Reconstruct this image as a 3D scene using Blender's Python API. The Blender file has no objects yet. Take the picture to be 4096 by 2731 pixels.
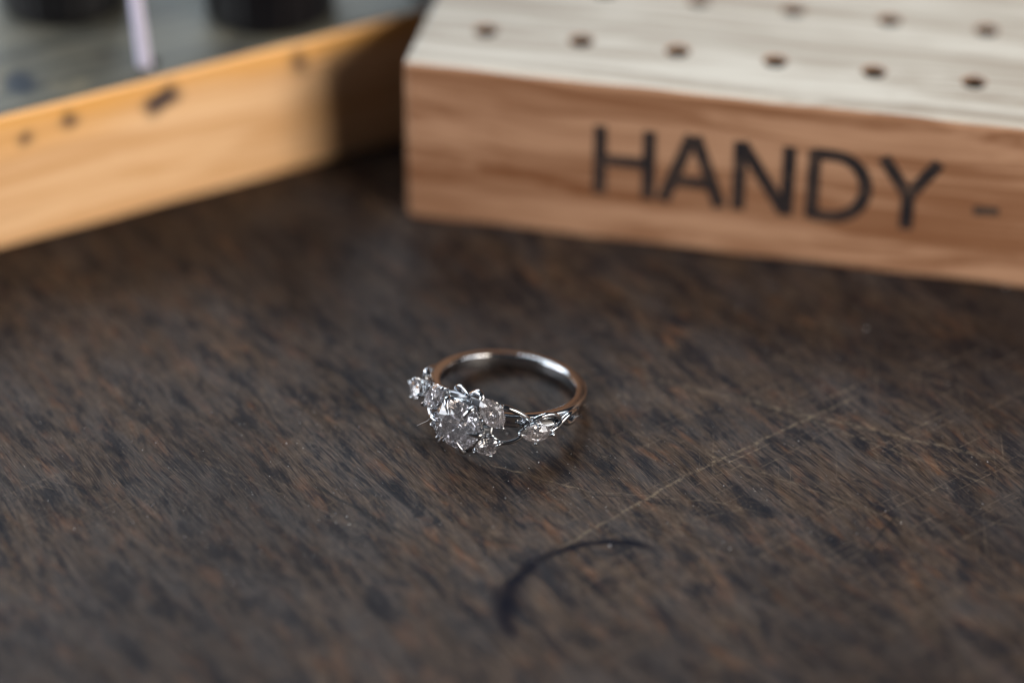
import bpy, math, random
import numpy as np
from mathutils import Vector, Matrix
from mathutils.geometry import delaunay_2d_cdt

random.seed(7)
rng = np.random.default_rng(11)
MM = 0.001
scene = bpy.context.scene
col = scene.collection
R = math.radians

# ------------------------------------------------------------------ camera
cam_d = bpy.data.cameras.new("camera")
cam_d.sensor_width = 36.0
cam_d.lens = 100.0
cam_d.clip_start = 0.01
cam_d.clip_end = 20.0
cam_d.dof.use_dof = True
cam_d.dof.focus_distance = 0.3475
cam_d.dof.aperture_fstop = 5.0
cam_d.dof.aperture_blades = 9
cam = bpy.data.objects.new("camera", cam_d)
col.objects.link(cam)
cam.location = (0.0, -0.289, 0.2124)
cam.rotation_euler = (R(90 - 35), 0, 0)
scene.camera = cam

# ------------------------------------------------------------------ world: a dim, slightly cool room
world = bpy.data.worlds.new("World")
scene.world = world
world.use_nodes = True
bg = world.node_tree.nodes["Background"]
bg.inputs["Color"].default_value = (0.78, 0.86, 1.0, 1)
bg.inputs["Strength"].default_value = 0.04


# ------------------------------------------------------------------ lamps
def area(name, loc, target, sx, sy, power, color):
    d = bpy.data.lights.new(name, 'AREA')
    d.shape = 'RECTANGLE'
    d.size, d.size_y = sx, sy
    d.energy = power
    d.color = color
    o = bpy.data.objects.new(name, d)
    col.objects.link(o)
    o.location = loc
    v = Vector(target) - Vector(loc)
    o.rotation_euler = v.to_track_quat('-Z', 'Y').to_euler()
    return o


# window behind the bench (two panes), a warm lamp from the front right, then added fills and glint sources for the ring
area("window_pane_light", (-0.62, 0.82, 0.78), (0, 0, 0), 0.40, 0.50, 5.8, (0.80, 0.91, 1.0))
area("window_pane_light", (-0.14, 0.90, 0.84), (0, 0, 0), 0.40, 0.50, 5.8, (0.80, 0.91, 1.0))
area("warm_lamp", (0.50, -0.43, 0.30), (-0.04, 0.04, 0.01), 0.32, 0.26, 5.4, (1.0, 0.86, 0.71))
area("left_gem_fill", (-1.35, -0.08, 0.52), (0, 0, 0), 1.25, 0.90, 34.0, (0.90, 0.94, 1.0))  # added panel on the left, brightens the centre stone
area("right_gem_fill", (1.15, -0.42, 0.55), (0, 0, 0), 1.0, 0.80, 7.5, (1.0, 0.98, 0.97))  # added panel, brightens the side stones facing right
area("overhead_fill", (-0.4, 0.1, 1.6), (0, 0, 0), 1.4, 1.4, 0.8, (0.95, 0.97, 1.0))  # added soft fill from above for the stones' upper reflections
for lx, ly, lz, pw in ((-0.80, -0.42, 0.85, 0.20), (-1.0, -0.50, 0.22, 0.16), (0.95, -0.30, 0.70, 0.18)):
    area("glint_spot", (lx, ly, lz), (0, 0, 0), 0.08, 0.08, pw, (0.97, 0.98, 1.0))  # small added sources, only for sparkle in stones and glints on metal

# ------------------------------------------------------------------ render / view
scene.render.engine = 'CYCLES'
cy = scene.cycles
cy.max_bounces = 14
cy.transmission_bounces = 14
cy.glossy_bounces = 10
cy.diffuse_bounces = 3
cy.caustics_reflective = False
cy.caustics_refractive = True
cy.sample_clamp_direct = 4.0
cy.sample_clamp_indirect = 4.0
cy.filter_width = 1.15
cy.use_denoising = True
scene.view_settings.view_transform = 'Standard'
scene.view_settings.look = 'None'
scene.view_settings.exposure = 0.0
scene.view_settings.gamma = 1.0
scene.view_settings.use_curve_mapping = False


# ------------------------------------------------------------------ node helper
class G:
    def __init__(self, name):
        self.mat = bpy.data.materials.new(name)
        self.mat.use_nodes = True
        self.t = self.mat.node_tree
        self.t.nodes.clear()
        self.out = self.t.nodes.new("ShaderNodeOutputMaterial")

    def n(self, typ, **kw):
        nd = self.t.nodes.new(typ)
        for k, v in kw.items():
            setattr(nd, k, v)
        return nd

    def put(self, sock, v):
        if isinstance(v, bpy.types.NodeSocket):
            self.t.links.new(v, sock)
        elif v is not None:
            if isinstance(v, tuple) and len(v) == 3 and sock.type == 'RGBA':
                v = (*v, 1.0)
            sock.default_value = v

    def math(self, op, a, b=None, c=None, clamp=False):
        nd = self.n("ShaderNodeMath", operation=op, use_clamp=clamp)
        self.put(nd.inputs[0], a)
        if b is not None:
            self.put(nd.inputs[1], b)
        if c is not None:
            self.put(nd.inputs[2], c)
        return nd.outputs[0]

    def add(self, a, b): return self.math('ADD', a, b)
    def sub(self, a, b): return self.math('SUBTRACT', a, b)
    def mul(self, a, b): return self.math('MULTIPLY', a, b)

    def coords(self, scale=(1000, 1000, 1000), rot=(0, 0, 0), loc=(0, 0, 0)):
        """object coordinates in millimetres"""
        tc = self.n("ShaderNodeTexCoord")
        mp = self.n("ShaderNodeMapping")
        self.t.links.new(tc.outputs["Object"], mp.inputs["Vector"])
        mp.inputs["Scale"].default_value = scale
        mp.inputs["Rotation"].default_value = rot
        mp.inputs["Location"].default_value = loc
        return mp.outputs[0]

    def stretch(self, v, s, loc=(0, 0, 0)):
        mp = self.n("ShaderNodeMapping")
        self.t.links.new(v, mp.inputs["Vector"])
        mp.inputs["Scale"].default_value = s
        mp.inputs["Location"].default_value = loc
        return mp.outputs[0]

    def xyz(self, v):
        s = self.n("ShaderNodeSeparateXYZ")
        self.t.links.new(v, s.inputs[0])
        return s.outputs

    def noise(self, v, scale=1.0, detail=4.0, rough=0.55, dist=0.0):
        nd = self.n("ShaderNodeTexNoise")
        self.put(nd.inputs["Vector"], v)
        nd.inputs["Scale"].default_value = scale
        nd.inputs["Detail"].default_value = detail
        nd.inputs["Roughness"].default_value = rough
        nd.inputs["Distortion"].default_value = dist
        return nd.outputs["Fac"]

    def smooth(self, x, lo, hi, to0=0.0, to1=1.0):
        nd = self.n("ShaderNodeMapRange", interpolation_type='SMOOTHSTEP')
        self.put(nd.inputs["Value"], x)
        nd.inputs["From Min"].default_value = lo
        nd.inputs["From Max"].default_value = hi
        nd.inputs["To Min"].default_value = to0
        nd.inputs["To Max"].default_value = to1
        return nd.outputs[0]

    def mix(self, fac, a, b, mode='MIX'):
        nd = self.n("ShaderNodeMix", data_type='RGBA', blend_type=mode)
        self.put(nd.inputs[0], fac)
        self.put(nd.inputs[6], a)
        self.put(nd.inputs[7], b)
        return nd.outputs[2]

    def line(self, x, y, p0, p1, w, wobble=None):
        """mask of a straight stroke from p0 to p1 (mm), half width w"""
        dx, dy = p1[0] - p0[0], p1[1] - p0[1]
        L = math.hypot(dx, dy)
        ux, uy = dx / L, dy / L
        a = self.add(self.mul(x, ux), self.add(self.mul(y, uy), -(p0[0] * ux + p0[1] * uy)))
        d = self.add(self.mul(x, -uy), self.add(self.mul(y, ux), (p0[0] * uy - p0[1] * ux)))
        if wobble is not None:
            d = self.add(d, wobble)
        m = self.smooth(self.math('ABSOLUTE', d), 0.25 * w, w, 1.0, 0.0)
        e = self.mul(self.smooth(a, -1.0, 1.5), self.smooth(a, L - 1.5, L + 1.0, 1.0, 0.0))
        return self.mul(m, e)

    def bsdf(self, **kw):
        b = self.n("ShaderNodeBsdfPrincipled")
        for k, v in kw.items():
            self.put(b.inputs[k.replace('_', ' ')], v)
        self.t.links.new(b.outputs[0], self.out.inputs[0])
        return b

    def bump(self, h, strength, dist):
        nd = self.n("ShaderNodeBump")
        nd.inputs["Strength"].default_value = strength
        nd.inputs["Distance"].default_value = dist
        self.put(nd.inputs["Height"], h)
        return nd.outputs[0]


# ------------------------------------------------------------------ materials
def mat_bench():
    g = G("worn_dark_bench_wood")
    p = g.coords()
    x, y, z = g.xyz(p)
    ang = math.atan2(1.55, -1.0)                       # grain runs away to the upper left
    q0 = g.stretch(p, (1.5, 1.5, 1.5))
    q0.node.inputs["Rotation"].default_value = (0, 0, -ang)
    wob = g.noise(g.stretch(q0, (0.02, 0.06, 1)), 1.0, 2.0)
    qn = g.n("ShaderNodeVectorMath", operation='ADD')
    cx = g.n("ShaderNodeCombineXYZ")
    g.put(cx.inputs[1], g.mul(g.sub(wob, 0.5), 5.0))
    g.put(qn.inputs[0], q0)
    g.put(qn.inputs[1], cx.outputs[0])
    q = qn.outputs[0]
    fibre = g.noise(g.stretch(q, (0.085, 3.6, 1)), 1.0, 5.0, 0.62)
    fine = g.noise(g.stretch(q, (0.28, 7.0, 1)), 1.0, 3.0, 0.6)
    finer = g.noise(g.stretch(q, (0.5, 5.2, 1), (3, 50, 0)), 1.0, 3.0, 0.65)
    streak = g.noise(g.stretch(q, (0.07, 0.55, 1)), 1.0, 5.0, 0.6, 0.4)
    patch = g.noise(g.stretch(q, (0.05, 0.16, 1), (31, 7, 0)), 1.0, 4.0, 0.62, 0.5)
    blot = g.noise(g.stretch(q, (0.075, 0.21, 1), (5, 61, 0)), 1.0, 5.0, 0.68, 0.5)
    blot2 = g.noise(g.stretch(q, (0.15, 0.80, 1), (15, 33, 0)), 1.0, 4.0, 0.62, 0.3)
    speck = g.noise(p, 3.4, 3.0, 0.7)
    warm = g.noise(g.stretch(q, (0.10, 0.30, 1), (90, 14, 0)), 1.0, 5.0, 0.62, 0.3)

    def fib(a, k):                                     # patches whose edges break up along the fibres
        return g.add(g.mul(a, 1 - k), g.mul(fibre, k))
    c = g.mix(g.smooth(fib(streak, 0.35), 0.36, 0.64), (0.010, 0.006, 0.004), (0.056, 0.035, 0.023))
    c = g.mix(g.mul(g.smooth(fib(patch, 0.3), 0.42, 0.62), 0.7), c, (0.058, 0.040, 0.029))
    c = g.mix(g.mul(g.smooth(fib(warm, 0.25), 0.51, 0.63), 0.7), c, (0.115, 0.047, 0.019))
    c = g.mix(g.mul(g.smooth(fibre, 0.46, 0.64), 0.38), c, (0.010, 0.008, 0.008))
    painted_sheen = g.noise(g.stretch(q, (0.045, 0.10, 1), (71, 3, 0)), 1.0, 4.0, 0.6)
    c = g.mix(g.mul(g.smooth(fib(painted_sheen, 0.3), 0.44, 0.60), 0.55), c, (0.030, 0.034, 0.041))  # bluish sheen patches painted into the base colour
    c = g.mix(g.mul(g.smooth(fine, 0.48, 0.66), 0.7), c, (0.135, 0.092, 0.062))
    c = g.mix(g.mul(g.smooth(finer, 0.52, 0.70), 0.4), c, (0.012, 0.010, 0.010))
    d1 = g.mul(g.smooth(fib(blot, 0.28), 0.48, 0.60), 0.85)
    d2 = g.mul(g.smooth(fib(blot2, 0.35), 0.50, 0.61), 0.75)
    c = g.mix(d1, c, (0.005, 0.006, 0.010))
    c = g.mix(d2, c, (0.006, 0.007, 0.011))
    c = g.mix(g.mul(g.smooth(speck, 0.58, 0.72), 0.45), c, (0.150, 0.112, 0.082))
    wide = g.noise(g.stretch(q, (0.012, 0.022, 1), (8, 21, 0)), 1.0, 3.0, 0.55)
    c = g.mix(g.smooth(fib(wide, 0.15), 0.40, 0.60, 0.55, 0.0), c, (0.012, 0.009, 0.009))
    # scratches, cracks and the dark curved scorch mark: wear with a shape of its own
    wb = g.mul(g.sub(g.noise(p, 0.35, 3.0), 0.5), 1.2)
    brk = g.smooth(g.noise(p, 1.3, 4.0, 0.7), 0.38, 0.64)
    for p0, p1, w, s in (((44, 2.5), (21.4, -14.1), 0.34, 0.8), ((21.4, -14.1), (-1.5, -34.5), 0.36, 0.9),
                         ((-3.6, -11.6), (9.1, -17.2), 0.22, 0.85), ((9.1, -17.2), (26, -19.5), 0.2, 0.6),
                         ((13, 8), (60, -11), 0.5, 0.55), ((23, -9), (48, -24), 0.3, 0.5),
                         ((28, 3), (58, -16), 0.34, 0.45), ((15, -6), (36, 6), 0.22, 0.4),
                         ((6, -28), (30, -20), 0.25, 0.35), ((-40, -10), (-12, -28), 0.22, 0.3),
                         ((-34, -4), (-19, -10), 0.2, 0.3), ((30, -13), (43, -2), 0.16, 0.5)):
        m = g.mul(g.mul(g.line(x, y, p0, p1, w, wb), brk), s * 0.55)
        c = g.mix(m, c, (0.20, 0.155, 0.105))
    for ra, sc, lo, st in ((0.62, (0.045, 2.6, 1), 0.63, 0.55), (-0.35, (0.05, 3.0, 1), 0.64, 0.5), (1.5, (0.06, 3.4, 1), 0.66, 0.45)):
        qq = g.stretch(p, (1, 1, 1))
        qq.node.inputs["Rotation"].default_value = (0, 0, -ra)
        m = g.smooth(g.noise(g.stretch(qq, sc), 1.0, 2.0, 0.5), lo, lo + 0.05)
        side = g.smooth(g.add(x, g.mul(patch, 30.0)), 5.0, 40.0, 0.35, 1.0)
        c = g.mix(g.mul(g.mul(m, side), g.mul(brk, st)), c, (0.17, 0.130, 0.092))
    for p0, p1, w, s in (((-24, -16), (-11, -27), 0.35, 0.8), ((46, -22), (41, -30), 0.25, 0.8),
                         ((-13.6, -6.3), (-8.4, -6.9), 0.22, 0.7), ((9, -17.6), (21, -20.2), 0.16, 0.7)):
        c = g.mix(g.mul(g.line(x, y, p0, p1, w, wb), s), c, (0.008, 0.007, 0.007))
    ax, ay = g.add(x, -11.6), g.add(y, 39.5)
    rad = g.math('SQRT', g.add(g.mul(ax, ax), g.mul(ay, ay)))
    an = g.math('ARCTAN2', ay, g.mul(ax, -1.0))        # 0 at the left of the arc, +90 deg at its top
    dev = g.math('ABSOLUTE', g.add(g.add(rad, -12.4), g.mul(wb, 0.8)))
    wid = g.add(0.75, g.mul(g.math('EXPONENT', g.mul(g.mul(g.add(an, -0.16), g.add(an, -0.16)), -6.0)), 1.5))
    arc = g.smooth(g.math('DIVIDE', dev, wid), 0.05, 1.45, 1.0, 0.0)
    arc = g.mul(arc, g.mul(g.smooth(an, -0.55, -0.25), g.smooth(an, 1.85, 2.15, 1.0, 0.0)))
    c = g.mix(g.mul(arc, 0.88), c, (0.006, 0.007, 0.012))

    h = g.add(g.mul(fibre, 0.7), g.add(g.mul(fine, 0.25), g.mul(speck, 0.25)))
    rough = g.add(0.34, g.add(g.mul(streak, 0.2), g.mul(fine, 0.10)))
    stain = g.math('MAXIMUM', g.mul(arc, 0.92), g.mul(g.math('MAXIMUM', d1, d2), 0.3))
    grainy = g.smooth(g.add(g.mul(fine, 0.4), g.add(g.mul(fibre, -0.45), g.mul(finer, -0.25))), -0.28, -0.02, 0.5, 1.35)
    broad = g.smooth(fib(streak, 0.2), 0.36, 0.62, 0.6, 1.25)
    spec = g.mul(g.mul(g.sub(1.0, stain), 0.115), g.mul(grainy, broad))
    g.bsdf(Base_Color=c, Roughness=rough, Specular_IOR_Level=spec,
           Normal=g.bump(h, 0.6, 0.00012))
    return g.mat


def mat_wood(name, light, dark, deep, grain_axis_scale=(0.010, 1, 0.42), seed=0.0, rough=0.45, streaks=(),
             marks=(), mark_color=(0.02, 0.022, 0.04), spec=0.4, amber=None):
    """planed softwood: growth lines along local x. streaks and marks are (x0, z0, x1, z1, half width, strength) in mm"""
    g = G(name)
    p = g.coords(loc=(seed, seed * 0.7, seed * 1.3))
    pr = g.coords()
    x, y, z = g.xyz(pr)
    big = g.noise(g.stretch(p, (0.012, 0.05, 0.05)), 1.0, 2.0)
    cx = g.n("ShaderNodeCombineXYZ")
    g.put(cx.inputs[2], g.mul(big, 14.0))
    g.put(cx.inputs[1], g.mul(big, 14.0))
    va = g.n("ShaderNodeVectorMath", operation='ADD')
    g.put(va.inputs[0], p)
    g.put(va.inputs[1], cx.outputs[0])
    lines = g.noise(g.stretch(va.outputs[0], (0.014, 0.50, 0.50)), 1.0, 5.0, 0.65)
    fine = g.noise(g.stretch(va.outputs[0], (0.06, 2.6, 2.6)), 1.0, 4.0, 0.6)
    tone = g.noise(g.stretch(p, (0.02, 0.12, 0.12), (9, 3, 5)), 1.0, 3.0)
    c = g.mix(g.smooth(lines, 0.40, 0.62), light, dark)
    c = g.mix(g.mul(g.smooth(fine, 0.45, 0.75), 0.4), c, dark)
    c = g.mix(g.mul(g.smooth(tone, 0.48, 0.72), 0.45), c, deep)
    if amber is not None:
        am = g.noise(g.stretch(p, (0.03, 0.1, 0.16), (2, 8, 1)), 1.0, 2.0)
        c = g.mix(g.mul(g.smooth(g.add(z, g.mul(am, 9.0)), 18.5, 23.5), 0.7), c, amber)
    wb = g.mul(g.sub(g.noise(pr, 0.3, 3.0), 0.5), 1.6)
    for x0, z0, x1, z1, w, s in streaks:
        c = g.mix(g.mul(g.line(x, z, (x0, z0), (x1, z1), w, wb), s), c, deep)
    for x0, z0, x1, z1, w, s in marks:
        c = g.mix(g.mul(g.line(x, z, (x0, z0), (x1, z1), w, wb), s), c, mark_color)
    g.bsdf(Base_Color=c, Roughness=rough, Specular_IOR_Level=spec,
           Normal=g.bump(g.add(lines, g.mul(fine, 0.6)), 0.35, 0.00015))
    return g.mat


def mat_dirty_top():
    g = G("grimy_grey_green_wood")
    p = g.coords()
    a = g.noise(g.stretch(p, (0.03, 0.4, 0.4)), 1.0, 4.0)
    b = g.noise(p, 0.09, 4.0, 0.6)
    d = g.noise(g.stretch(p, (1, 1, 1), (40, 9, 0)), 0.13, 4.0, 0.6)
    c = g.mix(g.smooth(a, 0.35, 0.7), (0.125, 0.122, 0.098), (0.060, 0.062, 0.054))
    c = g.mix(g.mul(g.smooth(b, 0.5, 0.68), 0.7), c, (0.050, 0.048, 0.042))
    c = g.mix(g.mul(g.smooth(d, 0.54, 0.66), 0.6), c, (0.19, 0.17, 0.115))
    x, y, z = g.xyz(p)
    sx, sy = g.add(x, -7.4), g.add(y, -7.0)
    st = g.math('SQRT', g.add(g.mul(sx, sx), g.mul(g.mul(sy, sy), 0.5)))
    c = g.mix(g.smooth(g.add(st, g.mul(b, 2.0)), 2.2, 4.2, 0.9, 0.0), c, (0.014, 0.022, 0.038))
    g.bsdf(Base_Color=c, Roughness=0.5, Specular_IOR_Level=0.4, Normal=g.bump(a, 0.3, 0.0002))
    return g.mat


def mat_metal(name, color, rough, bumps=0.0):
    g = G(name)
    p = g.coords()
    r = g.add(rough, g.mul(g.noise(p, 1.2, 3.0), rough * 0.8))
    nrm = g.bump(g.noise(p, 4.0, 3.0), bumps, 0.00004) if bumps else None
    g.bsdf(Base_Color=color, Metallic=1.0, Roughness=r, Normal=nrm)
    return g.mat


def mat_diamond():
    g = G("diamond")
    n = g.n("ShaderNodeBsdfGlass")
    n.inputs["Color"].default_value = (1.0, 0.995, 1.0, 1)
    n.inputs["Roughness"].default_value = 0.0
    n.inputs["IOR"].default_value = 2.42
    g.t.links.new(n.outputs[0], g.out.inputs[0])
    return g.mat


def mat_facet():
    """pavilion facets: they send the light back out of the crown, part mirror-like, part white diffuse that imitates the many
    tiny reflections"""
    g = G("diamond_pavilion")
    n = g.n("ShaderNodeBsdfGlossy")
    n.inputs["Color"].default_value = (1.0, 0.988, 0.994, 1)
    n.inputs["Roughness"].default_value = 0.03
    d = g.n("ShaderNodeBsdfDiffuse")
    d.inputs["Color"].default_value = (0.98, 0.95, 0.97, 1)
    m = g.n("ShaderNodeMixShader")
    m.inputs[0].default_value = 0.16  # white diffuse mixed in to brighten the stone from inside
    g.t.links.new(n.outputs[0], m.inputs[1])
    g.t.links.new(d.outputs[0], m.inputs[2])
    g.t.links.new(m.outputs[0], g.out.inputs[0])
    return g.mat


def mat_plain(name, color, rough, noise_scale=1.0, var=0.25, spec=0.5):
    g = G(name)
    p = g.coords()
    f = g.noise(p, noise_scale, 4.0)
    dk = tuple(v * (1 - var) for v in color)
    g.bsdf(Base_Color=g.mix(f, dk, color), Roughness=rough, Specular_IOR_Level=spec,
           Normal=g.bump(f, 0.15, 0.0001))
    return g.mat


def mat_ink(name="black_stamp_ink", a=(0.014, 0.012, 0.014), b=(0.10, 0.064, 0.046)):
    g = G(name)
    p = g.coords()
    f = g.noise(g.stretch(p, (0.3, 1.5, 1.5)), 1.0, 4.0)
    c = g.mix(g.smooth(f, 0.46, 0.74), a, b)
    g.bsdf(Base_Color=c, Roughness=0.6, Specular_IOR_Level=0.25)
    return g.mat


M = dict(
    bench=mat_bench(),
    front=mat_wood("oiled_softwood", (0.41, 0.240, 0.148), (0.220, 0.104, 0.053), (0.15, 0.055, 0.020), seed=13.0,
                   rough=0.42, streaks=((10, 9.6, 27, 7.6, 1.3, 0.85), (20, 8.4, 34, 7.4, 0.9, 0.5), (58, 6.5, 84, 5.0, 1.2, 0.35))),
    top=mat_wood("bare_softwood", (0.53, 0.495, 0.43), (0.31, 0.26, 0.205), (0.33, 0.285, 0.23), seed=41.0, rough=0.55),
    amber=mat_wood("varnished_pine", (0.86, 0.58, 0.34), (0.70, 0.42, 0.21), (0.62, 0.38, 0.20), seed=77.0, rough=0.38,
                   amber=(0.84, 0.42, 0.08),
                   marks=((22.4, 15.6, 27.4, 18.0, 2.5, 0.95), (44.4, 17.0, 46.4, 17.5, 2.9, 0.97),
                          (10.8, 16.4, 12.3, 18.2, 2.0, 0.9), (4.2, 16.0, 6.2, 16.6, 1.8, 0.85))),
    grime=mat_dirty_top(),
    end_grain=mat_wood("low_bounce_end_grain", (0.075, 0.042, 0.026), (0.05, 0.028, 0.016), (0.035, 0.02, 0.012), seed=5.0, rough=0.7),  # ends coloured dark to cut light bounced into the gap between blocks
    gold=mat_metal("polished_white_gold", (0.50, 0.515, 0.54), 0.03),
    satin=mat_metal("satin_white_gold", (0.42, 0.43, 0.45), 0.26, 0.25),
    diamond=mat_diamond(),
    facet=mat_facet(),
    ink=mat_ink(),
    pale_ink=mat_ink("worn_stamp_ink", (0.04, 0.032, 0.028), (0.15, 0.09, 0.06)),
    steel=mat_plain("pale_brushed_steel", (0.62, 0.60, 0.76), 0.35, 3.0, 0.15),
    black=mat_plain("black_plastic", (0.006, 0.006, 0.008), 0.28),
    dust=mat_plain("pale_dust", (0.55, 0.55, 0.56), 0.35, 5.0),
    lint=mat_plain("white_lint", (0.6, 0.6, 0.65), 0.5),
    hole=mat_plain("drilled_wood", (0.045, 0.028, 0.014), 0.8),
)


# ------------------------------------------------------------------ object helpers
def obj(name, verts, faces, mat, parent=None, smooth=False, mats=None, midx=None, loc=None, rotz=0.0):
    me = bpy.data.meshes.new(name)
    me.from_pydata([tuple(v) for v in verts], [], faces)
    for m in (mats or [mat]):
        me.materials.append(m)
    if midx is not None:
        me.polygons.foreach_set("material_index", midx)
    if smooth:
        me.polygons.foreach_set("use_smooth", [True] * len(me.polygons))
    me.update()
    o = bpy.data.objects.new(name, me)
    col.objects.link(o)
    if parent is not None:
        o.parent = parent
    if loc is not None:
        o.location = loc
        o.rotation_euler = (0, 0, rotz)
    return o


def empty(name, loc=(0, 0, 0), rotz=0.0):
    o = bpy.data.objects.new(name, None)
    o.empty_display_size = 0.01
    col.objects.link(o)
    o.location = loc
    o.rotation_euler = (0, 0, rotz)
    return o


def tag(o, label=None, cat=None, group=None, kind=None):
    if label: o["label"] = label
    if cat: o["category"] = cat
    if group: o["group"] = group
    if kind: o["kind"] = kind
    return o


def fix_normals(o):
    import bmesh
    bm = bmesh.new()
    bm.from_mesh(o.data)
    bmesh.ops.recalc_face_normals(bm, faces=bm.faces)
    bm.to_mesh(o.data)
    bm.free()
    return o


def catmull(P, n):
    P = np.asarray(P, float)
    E = np.vstack([2 * P[0] - P[1], P, 2 * P[-1] - P[-2]])
    out = []
    for i in range(len(P) - 1):
        a, b, c, d = E[i], E[i + 1], E[i + 2], E[i + 3]
        for t in np.linspace(0, 1, n, endpoint=False):
            out.append(0.5 * ((2 * b) + (c - a) * t + (2 * a - 5 * b + 4 * c - d) * t * t + (3 * b - a - 3 * c + d) * t ** 3))
    out.append(P[-1])
    return np.array(out)


def tube(P, rad, n=6, seg=14, ellipse=1.0, up=None, cap=True):
    """swept tube through control points P (rows x,y,z[,r]); rad scalar or list of control radii"""
    P = np.asarray(P, float)
    rr = np.full(len(P), rad) if np.isscalar(rad) else np.asarray(rad, float)
    C = catmull(np.hstack([P, rr[:, None]]), n)
    X, r = C[:, :3], np.maximum(C[:, 3], 0.004)
    T = np.gradient(X, axis=0)
    T /= np.linalg.norm(T, axis=1)[:, None] + 1e-12
    if cap:                                             # rounded ends
        k = 4
        a0 = [X[0] - T[0] * r[0] * math.sin(t) for t in np.linspace(math.pi / 2 * 0.97, 0.2, k)]
        r0 = [r[0] * math.cos(t) for t in np.linspace(math.pi / 2 * 0.97, 0.2, k)]
        a1 = [X[-1] + T[-1] * r[-1] * math.sin(t) for t in np.linspace(0.2, math.pi / 2 * 0.97, k)]
        r1 = [r[-1] * math.cos(t) for t in np.linspace(0.2, math.pi / 2 * 0.97, k)]
        X = np.vstack([a0, X, a1])
        r = np.concatenate([r0, r, r1])
        T = np.vstack([np.repeat(T[:1], k, 0), T, np.repeat(T[-1:], k, 0)])
    u = np.array(up, float) if up is not None else np.array([0.0, 0.0, 1.0])
    if abs(u @ T[0]) > 0.95:
        u = np.array([1.0, 0.3, 0.0])
    V, F = [], []
    for i in range(len(X)):
        u = u - T[i] * (u @ T[i])
        u /= np.linalg.norm(u) + 1e-12
        w = np.cross(T[i], u)
        for j in range(seg):
            a = 2 * math.pi * j / seg
            V.append(X[i] + r[i] * (math.cos(a) * u * ellipse + math.sin(a) * w))
    for i in range(len(X) - 1):
        for j in range(seg):
            k = (j + 1) % seg
            F.append((i * seg + j, i * seg + k, (i + 1) * seg + k, (i + 1) * seg + j))
    F.append(tuple(range(seg - 1, -1, -1)))
    F.append(tuple((len(X) - 1) * seg + j for j in range(seg)))
    return V, F


def join(*parts):
    V, F = [], []
    for v, f in parts:
        b = len(V)
        V += list(v)
        F += [tuple(i + b for i in q) for q in f]
    return V, F


def mm(V):
    return [(v[0] * MM, v[1] * MM, v[2] * MM) for v in V]


# ------------------------------------------------------------------ the bench top
def build_bench():
    V, F = [], []
    x0, x1, y0, y1, zb = -700, 700, -420, 520, -28
    for z in (zb, 0):
        V += [(x0, y0, z), (x1, y0, z), (x1, y1, z), (x0, y1, z)]
    F += [(4, 5, 6, 7), (3, 2, 1, 0), (0, 1, 5, 4), (1, 2, 6, 5), (2, 3, 7, 6), (3, 0, 4, 7)]
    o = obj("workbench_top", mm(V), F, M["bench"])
    tag(o, "dark worn scratched wooden workbench top", None, kind="structure")


build_bench()


# ------------------------------------------------------------------ wooden tool blocks
def rounded_rect(x0, x1, y0, y1, r, n=5, inset=0.0):
    x0, x1, y0, y1 = x0 + inset, x1 - inset, y0 + inset, y1 - inset
    r = max(r - inset, 0.15)
    pts = []
    for cx_, cy_, a0 in ((x1 - r, y0 + r, -90), (x1 - r, y1 - r, 0), (x0 + r, y1 - r, 90), (x0 + r, y0 + r, 180)):
        for k in range(n):
            a = R(a0 + 90 * k / (n - 1))
            pts.append((cx_ + r * math.cos(a), cy_ + r * math.sin(a)))
    # extra points on the long edges so that they can be slightly uneven
    out = []
    for i, p in enumerate(pts):
        q = pts[(i + 1) % len(pts)]
        L = math.hypot(q[0] - p[0], q[1] - p[1])
        m = max(1, int(L / 3.0))
        for k in range(m):
            t = k / m
            out.append((p[0] + (q[0] - p[0]) * t, p[1] + (q[1] - p[1]) * t))
    return out


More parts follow.
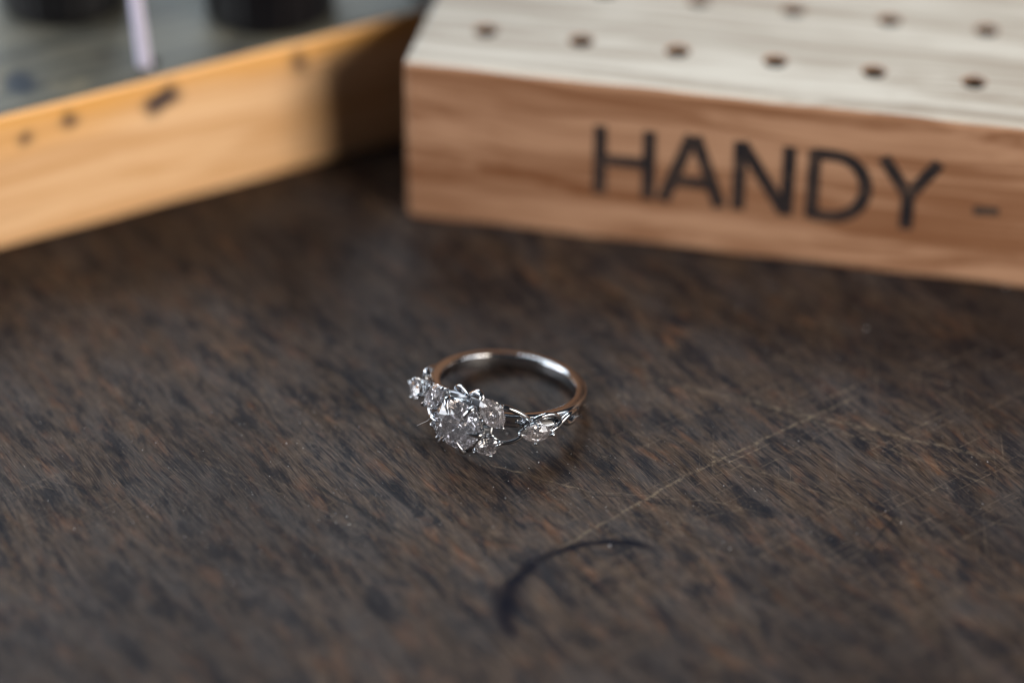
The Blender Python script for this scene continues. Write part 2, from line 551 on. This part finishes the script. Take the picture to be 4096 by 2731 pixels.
def wood_block(name, x0, x1, y0, y1, H, holes, hole_r, depth, front_mat, top_mat, parent, wob=0.22, edge=0.75, rim_idx=0):
    V, F, mi = [], [], []
    loops = []
    ph = rng.uniform(0, 6, 4)
    levels = ((0.0, edge), (edge * 0.35, edge * 0.3), (edge, 0.0), (H - edge, 0.0), (H - edge * 0.35, edge * 0.3), (H, edge))
    for li, (z, ins) in enumerate(levels):
        loop = []
        for (px, py) in rounded_rect(x0, x1, y0, y1, 0.9, 5, ins):
            dz = 0.0
            if li >= 3:
                dz = wob * (math.sin(px * 0.21 + ph[0]) + 0.6 * math.sin(px * 0.53 + ph[1])) * (0.5 if li < 5 else 0.0)
            if li in (1, 2):
                dz = 0.5 * wob * math.sin(px * 0.3 + ph[2])
            loop.append(len(V))
            V.append((px, py, z + dz))
        loops.append(loop)
    li_of = {id(l): i for i, l in enumerate(loops)}
    for a, b in zip(loops[:-1], loops[1:]):
        m = min(len(a), len(b))
        for j in range(m):
            k = (j + 1) % m
            F.append((a[j], a[k], b[k], b[j]))
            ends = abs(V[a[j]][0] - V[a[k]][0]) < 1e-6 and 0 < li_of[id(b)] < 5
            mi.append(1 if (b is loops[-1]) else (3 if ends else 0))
    F.append(tuple(reversed(loops[0])))
    mi.append(0)
    # top sheet with real drilled holes
    top = loops[-1]
    pts = [Vector((V[i][0], V[i][1])) for i in top]
    edges = [(i, (i + 1) % len(top)) for i in range(len(top))]
    S = 20
    rings = []
    for (hx, hy) in holes:
        b = len(pts)
        for k in range(S):
            a = 2 * math.pi * k / S
            pts.append(Vector((hx + hole_r * math.cos(a), hy + hole_r * math.sin(a))))
        edges += [(b + k, b + (k + 1) % S) for k in range(S)]
        rings.append((hx, hy))
    v2, e2, f2, *_ = delaunay_2d_cdt(pts, edges, [], 1, 1e-6)
    base = len(V)
    V += [(p.x, p.y, H) for p in v2]
    for f in f2:
        cx_ = sum(v2[i].x for i in f) / len(f)
        cy_ = sum(v2[i].y for i in f) / len(f)
        if any(math.hypot(cx_ - hx, cy_ - hy) < hole_r * 0.97 for hx, hy in rings):
            continue
        F.append(tuple(base + i for i in f))
        mi.append(1)
    for hx, hy in rings:
        b = len(V)
        for z, rr in ((H, hole_r), (H - 0.35, hole_r * 0.92), (H - depth, hole_r * 0.92)):
            for k in range(S):
                a = 2 * math.pi * k / S
                V.append((hx + rr * math.cos(a), hy + rr * math.sin(a), z))
        for t in (0, 1):
            for k in range(S):
                F.append((b + t * S + k, b + t * S + S + k, b + t * S + S + (k + 1) % S, b + t * S + (k + 1) % S))
                mi.append(rim_idx if t == 0 else 2)
        F.append(tuple(b + 2 * S + k for k in range(S)))
        mi.append(2)
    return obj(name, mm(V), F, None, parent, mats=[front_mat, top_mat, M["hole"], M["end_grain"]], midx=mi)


# lettered block on the right -------------------------------------------------
PSI = R(-12.265)
BH = 24.7
handy = empty("drill_block", (-14.62 * MM, (333.4 - 289) * MM, 0), PSI)
tag(handy, "pale wooden block with drilled holes on top and HANDY stamped on its front", "tool block")
holes = []
for r_ in range(3):
    for i in range(9):
        holes.append((9.05 + 13.23 * i + (0.5 if r_ else 0), 10.6 + 14.6 * r_))
wood_block("body", 0, 124, 0, 50, BH, holes, 1.75, 14.0, M["front"], M["top"], handy)


def stroke(pts, w):
    """flat polygon stroke in (u, v) with mitred joints"""
    P = [np.array(p, float) for p in pts]
    Lp, Rp = [], []
    for i, p in enumerate(P):
        d0 = (p - P[i - 1]) if i > 0 else (P[1] - p)
        d1 = (P[i + 1] - p) if i < len(P) - 1 else d0
        d0, d1 = d0 / np.linalg.norm(d0), d1 / np.linalg.norm(d1)
        n0, n1 = np.array([-d0[1], d0[0]]), np.array([-d1[1], d1[0]])
        m = n0 + n1
        m = m / (m @ m) * 2
        Lp.append(p + m * w / 2)
        Rp.append(p - m * w / 2)
    return Lp, Rp


def letter(name, strokes, parent, thick=0.06, w=1.75, mat="ink"):
    V, F = [], []
    for k, s in enumerate(strokes):
        Lp, Rp = stroke(s, w)
        t = thick + 0.012 * k
        b = len(V)
        n = len(s)
        for y in (-t, 0.05):
            for q in Lp: V.append((q[0], y, q[1]))
            for q in Rp: V.append((q[0], y, q[1]))
        for i in range(n - 1):
            F.append((b + i, b + n + i, b + n + i + 1, b + i + 1))
            F.append((b + i, b + i + 1, b + 2 * n + i + 1, b + 2 * n + i))
            F.append((b + n + i + 1, b + n + i, b + 3 * n + i, b + 3 * n + i + 1))
        F.append((b, b + 2 * n, b + 3 * n, b + n))
        F.append((b + n - 1, b + 2 * n - 1, b + 4 * n - 1, b + 3 * n - 1))
    return fix_normals(obj(name, mm(V), F, M[mat], parent))


v0, v1 = 7.45, 18.1
letter("letter", [[(27.1, v0), (27.1, v1)], [(33.75, v0), (33.75, v1)], [(27.1, 12.9), (33.75, 12.9)]], handy)
letter("letter", [[(35.75, v0), (39.45, v1)], [(43.6, v0), (39.9, v1)], [(37.2, 10.9), (42.2, 10.9)]], handy)
letter("letter", [[(46.0, v0), (46.0, v1)], [(52.55, v0), (52.55, v1)], [(46.1, v1 - 0.2), (52.45, v0 + 0.2)]], handy)
dcv = [(55.8, v1 - 0.6), (58.6, v1 - 0.6)]
for k in range(1, 12):
    a = R(90 - 180 * k / 12)
    dcv.append((58.6 + 4.3 * math.cos(a), (v0 + v1) / 2 + (v1 - v0 - 1.2) / 2 * math.sin(a)))
dcv += [(58.6, v0 + 0.6), (55.8, v0 + 0.6)]
letter("letter", [[(55.9, v0), (55.9, v1)], dcv], handy)
letter("letter", [[(64.9, v1), (68.55, 12.6)], [(72.2, v1), (68.55, 12.6)], [(68.55, v0), (68.55, 13.0)]], handy)
letter("dash", [[(77.2, 11.5), (80.5, 11.75)]], handy, w=1.3, mat="pale_ink")

# amber block on the left -----------------------------------------------------
LA = R(28.1)
LH = 20.7
left = empty("bur_block", (-69.7 * MM, (324.9 - 289) * MM, 0), LA)
tag(left, "amber varnished wooden block with dark ink marks and grimy top, left of the lettered block", "tool block")
lholes = [(24.8, 3.9), (-6, 4.6), (3.0, 20.0)]
wood_block("body", -34, 65.4, 0, 62, LH, lholes, 1.6, 15.0, M["amber"], M["grime"], left, wob=0.1, edge=0.8, rim_idx=2)


def lathe(profile, seg=48):
    V, F = [], []
    for r_, z in profile:
        for j in range(seg):
            a = 2 * math.pi * j / seg
            V.append((r_ * math.cos(a), r_ * math.sin(a), z))
    for i in range(len(profile) - 1):
        for j in range(seg):
            k = (j + 1) % seg
            F.append((i * seg + j, i * seg + k, (i + 1) * seg + k, (i + 1) * seg + j))
    F.append(tuple(range(seg - 1, -1, -1)))
    F.append(tuple((len(profile) - 1) * seg + j for j in range(seg)))
    return V, F


def at_left(u, v, z):
    c, s = math.cos(LA), math.sin(LA)
    return ((-69.7 + u * c - v * s) * MM, (324.9 - 289 + u * s + v * c) * MM, z * MM)


# steel bur standing in a hole of the amber block
bur = empty("bur", at_left(24.8, 3.9, LH - 11), LA)
bur.rotation_euler = (R(-1.0), R(-2.5), LA)
tag(bur, "bright steel bur standing upright in the amber block's front row", "bur")
prof = []
zz = 0.0
while zz < 34:
    prof += [(0.98, zz), (0.98, zz + 1.25), (0.94, zz + 1.4), (0.94, zz + 1.5)]
    zz += 1.6
V, F = lathe([(0.9, -0.4)] + prof, 28)
obj("shank", mm(V), F, M["steel"], bur, smooth=False)
V, F = [], []
hs, hn = 16, 32
for i in range(hs):
    t = i / (hs - 1)
    rr = 0.5 + 2.3 * math.sin(math.pi * (0.08 + 0.88 * t)) ** 0.8
    for j in range(hn):
        a = 2 * math.pi * j / hn + 0.9 * t
        r2 = rr * (1.0 if j % 2 else 0.84)
        V.append((r2 * math.cos(a), r2 * math.sin(a), 34.5 + 6.5 * t))
for i in range(hs - 1):
    for j in range(hn):
        k = (j + 1) % hn
        F.append((i * hn + j, i * hn + k, (i + 1) * hn + k, (i + 1) * hn + j))
F.append(tuple(range(hn - 1, -1, -1)))
F.append(tuple((hs - 1) * hn + j for j in range(hn)))
obj("fluted_head", mm(V), F, M["steel"], bur)


def black_pot(u, v, rad, h, label):
    e = empty("black_pot", at_left(u, v, LH + 0.02), LA)
    tag(e, label, "pot", "black ribbed pots standing on the amber block")
    V, F = [], []
    n = 72
    prof = [(rad - 1.6, 0), (rad - 0.6, 0.25), (rad - 0.1, 0.9), (rad, 2.0), (rad, h * 0.62), (rad - 0.3, h * 0.64)]
    for i, (r_, z) in enumerate(prof):
        for j in range(n):
            a = 2 * math.pi * j / n
            rb = r_ - (0.22 if (j % 4 == 0 and 1 < i < 5) else 0.0)
            V.append((rb * math.cos(a), rb * math.sin(a), z))
    for i in range(len(prof) - 1):
        for j in range(n):
            k = (j + 1) % n
            F.append((i * n + j, i * n + k, (i + 1) * n + k, (i + 1) * n + j))
    F.append(tuple(range(n - 1, -1, -1)))
    F.append(tuple((len(prof) - 1) * n + j for j in range(n)))
    obj("body", mm(V), F, M["black"], e)
    V, F = lathe([(rad - 0.5, h * 0.645), (rad + 0.3, h * 0.66), (rad + 0.3, h * 0.96), (rad - 0.4, h)], 48)
    obj("lid", mm(V), F, M["black"], e)


black_pot(46.0, 10.6, 9.2, 26, "black ribbed pot at the front edge of the amber block, right of the bur")
black_pot(21.4, 26.6, 9.2, 26, "black ribbed pot further back on the amber block, left of the bur")

# ------------------------------------------------------------------ the ring
nrm = Vector((0.08775669, 0.19029838, 0.97779614)).normalized()
e1 = (Vector((1, 0, 0)) - nrm * nrm.x).normalized()
e2 = nrm.cross(e1)
centre = Vector((-0.48116, 288.9558 - 289.0, 212.4 - 208.538)) - nrm * 0.9
ring = bpy.data.objects.new("diamond_ring", None)
ring.empty_display_size = 0.005
col.objects.link(ring)
mw = Matrix((e1, e2, nrm)).transposed().to_4x4()
mw.translation = centre * MM
ring.matrix_world = mw
tag(ring, "white gold ring with a large round diamond and marquise side stones lying on the bench", "ring")


def cyl(az, z, r):
    a = R(az)
    return np.array([r * math.sin(a), -r * math.cos(a), z])


def stone_part(name, VF, frame, parent=None):
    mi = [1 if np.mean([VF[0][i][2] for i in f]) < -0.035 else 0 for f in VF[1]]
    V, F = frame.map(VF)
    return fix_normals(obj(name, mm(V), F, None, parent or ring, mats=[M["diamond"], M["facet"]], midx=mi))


def ring_part(name, VF, mat, parent=None, smooth=True):
    o = obj(name, mm(VF[0]), VF[1], mat, parent or ring, smooth=smooth)
    return fix_normals(o)


# band: rounded rectangular section, a little thinner under the head
def band():
    V, F = [], []
    n = 220
    prof_n = None
    for i in range(n):
        az = 360.0 * i / n
        d = abs((az + 29 + 180) % 360 - 180)
        t = min(1.0, max(0.0, (d - 30) / 60))
        t = t * t * (3 - 2 * t)
        ro = 9.55 + 0.45 * t
        ri, hw, b = 8.5, 0.9, 0.34
        pr = []
        for (cr, cz, a0) in ((ro - b, hw - b, 0), (ri + b, hw - b, 90), (ri + b, -hw + b, 180), (ro - b, -hw + b, 270)):
            for k in range(5):
                a = R(a0 + 90 * k / 4)
                pr.append((cr + b * math.cos(a), cz + b * math.sin(a)))
            # support loop so that the flats stay flat
            a = R(a0 + 90)
            px, pz = cr + b * math.cos(a), cz + b * math.sin(a)
            tx, tz = -math.sin(a), math.cos(a)
            pr.append((px + tx * 0.05, pz + tz * 0.05))
        # slightly domed outside
        prof_n = len(pr)
        for (r_, z) in pr:
            V.append(cyl(az, z, r_))
    for i in range(n):
        for j in range(prof_n):
            k, l = (i + 1) % n, (j + 1) % prof_n
            F.append((i * prof_n + j, k * prof_n + j, k * prof_n + l, i * prof_n + l))
    return V, F


ring_part("band", band(), M["gold"])


# gems ------------------------------------------------------------------------
def hull(points):
    import bmesh
    bm = bmesh.new()
    for p in points:
        bm.verts.new(p)
    r = bmesh.ops.convex_hull(bm, input=bm.verts)
    dead = {e for e in r["geom_interior"] + r["geom_unused"] if isinstance(e, bmesh.types.BMVert)}
    for v in dead:
        if v.is_valid:
            bm.verts.remove(v)
    bm.verts.index_update()
    V = [tuple(v.co) for v in bm.verts]
    F = [tuple(v.index for v in f.verts) for f in bm.faces]
    bm.free()
    return V, F


def brilliant(outline, crown, pav, table=0.56, star=0.80, low=0.24, girdle=0.03):
    """57-facet cut; outline(angle) gives the girdle radius (mm) at that angle in the stone's own plane"""
    P = []
    for k in range(8):
        a = k * math.pi / 4
        r_ = outline(a)
        P.append((table * r_ * math.cos(a), table * r_ * math.sin(a), crown))
        a2 = a + math.pi / 8
        r2 = outline(a2)
        hm = crown * (1 - star * math.cos(math.pi / 8)) / (1 - table)
        P.append((star * r2 * math.cos(a2), star * r2 * math.sin(a2), hm))
        hl = -pav * (1 - low * math.cos(math.pi / 8))
        P.append((low * r2 * math.cos(a2), low * r2 * math.sin(a2), hl))
    for k in range(16):
        a = k * math.pi / 8
        r_ = outline(a)
        P.append((r_ * math.cos(a), r_ * math.sin(a), girdle))
        P.append((r_ * math.cos(a), r_ * math.sin(a), -girdle))
    P.append((0, 0, -pav))
    return hull(P)


def vesica(L, W):
    """pointed oval of half length L and half width W"""
    Rv = (L * L + W * W) / (2 * W)
    d = Rv - W
    def f(a):
        s, c = abs(math.sin(a)), math.cos(a)
        # distance along direction (c,s) to the circle centred at (0,-d) radius Rv
        b = d * s
        return -b + math.sqrt(max(b * b + Rv * Rv - d * d, 1e-9))
    return f


class Frame:
    def __init__(self, C, N, L):
        self.C = np.asarray(C, float)
        self.N = np.asarray(N, float) / np.linalg.norm(N)
        L = np.asarray(L, float)
        L = L - self.N * (L @ self.N)
        self.L = L / np.linalg.norm(L)
        self.W = np.cross(self.N, self.L)

    def __call__(self, x, y, z):
        return self.C + self.L * x + self.W * y + self.N * z

    def map(self, VF):
        return [self(*v) for v in VF[0]], VF[1]


# centre stone: axis points straight out of the ring
AZ0, Z0 = -29.0, -0.25
GR = 3.2
rad_dir = cyl(AZ0, 0, 1.0)
tan_dir = np.array([math.cos(R(AZ0)), math.sin(R(AZ0)), 0.0])
fc = Frame(cyl(AZ0, Z0, 12.55), rad_dir, tan_dir)
head = ring_part("centre_setting", join(
    tube([fc(2.0 * math.cos(a), 2.0 * math.sin(a), -2.0) for a in np.linspace(0, 2 * math.pi, 25)], 0.30, 2, 10, cap=False),
    tube([fc(3.02 * math.cos(a), 3.02 * math.sin(a), -0.62) for a in np.linspace(0, 2 * math.pi, 25)], 0.2, 2, 10, cap=False)), M["gold"])
for a_deg in (117, 55, -4, -66, -126, 176):
    a = R(a_deg)
    ca, sa = math.cos(a), math.sin(a)
    path = [(1.75, -2.5), (2.35, -1.7), (3.0, -0.85), (3.42, -0.1), (3.40, 0.42), (3.02, 0.78), (2.5, 1.02), (1.85, 1.22)]
    rads = [0.28, 0.28, 0.30, 0.35, 0.38, 0.34, 0.22, 0.04]
    pts = [fc(p * ca, p * sa, h) for p, h in path]
    ring_part("claw", tube(pts, rads, 5, 12), M["gold"], head)
gem = stone_part("centre_stone", brilliant(lambda a: GR, 1.02, 2.72), fc)

# side stones: centre (az, z, r), the two tips, half width, how far the face leans away from the radial
def side_setting(A, B, half_w, lean, label_stem):
    A, B = cyl(*A), cyl(*B)
    C = (A + B) / 2
    rd = np.array([C[0], C[1], 0.0])
    rd /= np.linalg.norm(rd)
    N = rd + np.asarray(lean, float)
    Lh = np.linalg.norm(B - A) / 2
    f = Frame(C, N, B - A)
    vf = vesica(Lh * 1.0, half_w)
    rail = [f(vf(a) * 0.86 * math.cos(a), vf(a) * 0.86 * math.sin(a), -0.62) for a in np.linspace(0, 2 * math.pi, 33)]
    low = [f(vf(a) * 0.5 * math.cos(a), vf(a) * 0.5 * math.sin(a), -1.55) for a in np.linspace(0, 2 * math.pi, 33)]
    foot = f(0, 0, -1.2)
    rf = math.hypot(foot[0], foot[1])
    base = np.array([foot[0] * 9.4 / rf, foot[1] * 9.4 / rf, max(-0.6, min(0.6, foot[2]))])
    s = ring_part("side_setting", join(tube(rail, 0.13, 2, 8, cap=False), tube(low, 0.15, 2, 8, cap=False),
                                       tube([f(0, 0, -1.75), (f(0, 0, -1.9) + base) / 2, base], [0.3, 0.36, 0.42], 4, 10)), M["gold"])
    st = stone_part("side_stone", brilliant(vf, half_w * 0.46, half_w * 0.95, table=0.55), f, s)
    # V claws over the two tips
    for sg in (-1, 1):
        V, F = [], []
        for (x, y, z, w) in ((Lh * 0.60, 0, -1.1, 0.14), (Lh * 0.98, 0, -0.45, 0.22), (Lh * 1.05, 0, 0.1, 0.25), (Lh * 0.97, 0, 0.36, 0.22), (Lh * 0.74, 0, 0.40, 0.06)):
            V.append((sg * x, y, z, w))
        pts = [f(v[0], v[1], v[2]) for v in V]
        ring_part("claw", tube(pts, [v[3] for v in V], 5, 8, ellipse=1.0), M["gold"], s)
    # bead claws on the two long sides
    for sg in (-1, 1):
        pts = [f(0, sg * half_w * 0.55, -1.1), f(0, sg * half_w * 0.98, -0.35), f(0, sg * half_w * 1.08, 0.12), f(0, sg * half_w * 0.95, 0.42)]
        ring_part("claw", tube(pts, [0.13, 0.15, 0.17, 0.23], 5, 12), M["gold"], s)
    return s


side_setting((-16.9, 3.65, 12.0), (-2.8, 0.25, 12.0), 1.42, (0.25, 0.0, 0.25), "upper right")
side_setting((-17.4, -3.35, 12.3), (-4.2, -1.75, 11.9), 1.28, (0.15, 0.0, -0.25), "lower right")
side_setting((8.0, -0.62, 11.6), (29.0, -0.80, 11.6), 1.24, (0.0, -0.1, -0.1), "right")
side_setting((-59.0, -0.1, 12.2), (-41.0, 3.5, 12.0), 1.42, (-0.3, 0.15, 0.25), "upper left")
side_setting((-85.5, 0.3, 11.9), (-66.0, 0.5, 12.1), 1.25, (0, 0, 0.05), "left")
side_setting((-52.0, -2.1, 11.0), (-40.0, -4.0, 11.0), 1.1, (0, 0, -0.45), "lower left")

# vines: two wires that cross twice on each shoulder
w1 = [(-18, 1.5, 10.2), (-12, 2.0, 10.5), (-6, 2.3, 10.6), (-1, 2.28, 10.6), (6.8, 1.67, 10.45), (12.3, 0.95, 10.3), (16.4, 0.26, 10.1),
      (24, -0.65, 10.1), (31, -1.15, 10.25), (36, -0.85, 10.3), (41.3, 0.0, 10.4), (46.5, 0.42, 10.35), (54, 0.35, 10.15), (64, 0.1, 9.9)]
w2 = [(-16, -2.3, 10.3), (-10.5, -2.5, 10.5), (-3.8, -2.49, 10.5), (1.5, -2.3, 10.5), (6.1, -2.01, 10.45), (11, -1.4, 10.3), (15, -0.45, 10.25),
      (19, 0.55, 10.2), (24, 0.98, 10.25), (30, 1.10, 10.25), (35.5, 0.74, 10.25), (41.4, -0.15, 10.2), (47, -0.85, 10.2), (54, -0.85, 10.1), (62, -0.3, 9.9)]
for w, r_ in ((w1, 0.36), (w2, 0.32)):
    ring_part("vine", tube([cyl(*q) for q in w], [r_] * (len(w) - 1) + [0.12], 5, 12), M["gold"])
    ring_part("vine", tube([cyl(-58 - q[0], q[1], q[2]) for q in w], [r_] * (len(w) - 1) + [0.12], 5, 12), M["gold"])


# leaves set between the wires
def leaf(az0, az1, z0, z1, half, r_, cup=0.16, mat="gold", rim=True):
    V, F = [], []
    nu, nv = 17, 9
    for lay in (0, 1):
        for i in range(nu):
            t = i / (nu - 1)
            w = half * max(math.sin(math.pi * t) ** 0.75, 0.02)
            for j in range(nv):
                s = -1 + 2 * j / (nv - 1)
                rr = r_ + cup * (s * s - 1) * math.sin(math.pi * t) + (0.06 if abs(s) > 0.95 and rim else 0) - lay * 0.22
                V.append(cyl(az0 + (az1 - az0) * t, z0 + (z1 - z0) * t + w * s, rr))
    o = nu * nv
    for i in range(nu - 1):
        for j in range(nv - 1):
            a, b, c, d = i * nv + j, i * nv + j + 1, (i + 1) * nv + j + 1, (i + 1) * nv + j
            F.append((a, b, c, d))
            F.append((o + d, o + c, o + b, o + a))
    for i in range(nu - 1):
        for j in (0, nv - 1):
            a, b = i * nv + j, (i + 1) * nv + j
            F.append((a, b, o + b, o + a))
    return V, F


for az0, az1, z0, z1, h_, r_ in ((43, 59.5, -0.45, -0.50, 0.42, 10.2), (18, 40.5, 0.10, -0.25, 0.62, 10.0), (58, 74, 0.25, 0.05, 0.45, 10.02)):
    ring_part("leaf", leaf(az0, az1, z0, z1, h_, r_), M["gold"])
    ring_part("leaf", leaf(-58 - az0, -58 - az1, z0, z1, h_, r_), M["gold"])

# gallery behind the centre stone: satin wall and polished curls above and below
def curl(pts, lower, thick=0.28):
    """upright strip: top edge through pts, lower edge at z = lower, real thickness"""
    C = catmull(np.array([cyl(*p) for p in pts]), 7)
    V, F = [], []
    for q in C:
        rr = math.hypot(q[0], q[1])
        d = np.array([q[0], q[1], 0]) / rr
        up = q[2]
        lo = lower if up > 0 else -lower
        sg = 1 if up > 0 else -1
        b = 0.12
        for (dr, z) in ((0, lo), (0, up - sg * b), (-b * 0.4, up - sg * b * 0.3), (-b, up), (-thick + b, up), (-thick + b * 0.4, up - sg * b * 0.3), (-thick, up - sg * b), (-thick, lo)):
            V.append(np.array([d[0] * (rr + dr), d[1] * (rr + dr), z]))
    m = 8
    for i in range(len(C) - 1):
        for j in range(m):
            k = (j + 1) % m
            F.append((i * m + j, (i + 1) * m + j, (i + 1) * m + k, i * m + k))
    F.append(tuple(range(m)))
    F.append(tuple((len(C) - 1) * m + j for j in range(m)))
    return V, F


ring_part("gallery", curl([(-54, 1.6, 10.2), (-48, 2.3, 10.3), (-40, 2.6, 10.4), (-30, 2.7, 10.4), (-20, 2.5, 10.4), (-10, 1.7, 10.3)], 0.7, 0.5), M["satin"])
ring_part("gallery", curl([(-54, -1.6, 10.2), (-48, -2.3, 10.3), (-40, -2.6, 10.4), (-30, -2.7, 10.4), (-20, -2.5, 10.4), (-10, -1.7, 10.3)], 0.7, 0.5), M["satin"])
ring_part("curl", curl([(-45, 2.4, 10.0), (-42, 3.35, 10.1), (-38, 3.75, 10.2), (-33, 3.6, 10.3), (-28.5, 3.1, 10.5), (-25, 2.5, 10.8)], 1.6, 0.34), M["gold"])
ring_part("curl", curl([(-13, -2.6, 10.2), (-20, -4.0, 10.4), (-26, -4.8, 10.6), (-32, -4.9, 10.7), (-38, -4.2, 10.5), (-45, -2.8, 10.2)], 1.6, 0.34), M["gold"])
ring_part("curl", tube([cyl(-28, 2.7, 10.6), cyl(-26.7, 3.2, 10.8), cyl(-24, 3.65, 10.9), cyl(-21, 3.95, 11.0), cyl(-18.2, 3.85, 11.3), cyl(-16.5, 3.5, 11.5)],
                       [0.2, 0.28, 0.36, 0.42, 0.36, 0.25], 5, 12), M["gold"])
ring_part("curl", tube([cyl(-79, 0.8, 10.2), cyl(-81.5, 1.3, 10.5), cyl(-80.5, 2.0, 10.6), cyl(-79, 2.4, 10.5), cyl(-76, 2.2, 10.2)],
                       [0.22, 0.34, 0.40, 0.42, 0.25], 5, 12), M["gold"])

# ------------------------------------------------------------------ lint and dust
def to_world(p):
    return ring.matrix_world @ Vector(tuple(np.asarray(p) * MM))


tip = fc(-3.6, 0.1, 0.3)
V, F = tube([tip, tip + np.array([-0.35, -0.3, -0.45]), tip + np.array([-0.9, -0.5, -0.7]), tip + np.array([-1.6, -0.7, -1.05])],
            [0.02, 0.022, 0.02, 0.012], 6, 6)
lint = fix_normals(obj("lint_fibre", [tuple(to_world(v)) for v in V], F, M["lint"]))
tag(lint, "fine white lint fibre caught on the ring's leftmost claw", "fibre")

V, F = [], []
for i in range(2600):
    if i < 1500:
        x, y = rng.normal(0, 32), rng.normal(-8, 22)
    else:
        x, y = rng.uniform(-75, 75), rng.uniform(-56, 55)
    s = 0.018 + 0.05 * rng.random() ** 4 + (0.07 if rng.random() < 0.012 else 0)
    b = len(V)
    a = rng.uniform(0, 6.28)
    l = rng.uniform(0.8, 2.2)
    for (dx, dy, dz) in ((l, 0, 0.2), (-0.5, 0.8, 0.1), (-0.5, -0.8, 0.1), (0, 0.1, 1.1), (0.1, 0, -0.1)):
        V.append((x + s * (dx * math.cos(a) - dy * math.sin(a)), y + s * (dx * math.sin(a) + dy * math.cos(a)), s * dz))
    F += [(b, b + 1, b + 3), (b + 1, b + 2, b + 3), (b + 2, b, b + 3), (b + 1, b, b + 4), (b + 2, b + 1, b + 4), (b, b + 2, b + 4)]
dust = obj("dust", mm(V), F, M["dust"])
tag(dust, "pale filings and dust scattered over the bench", "dust", kind="stuff")
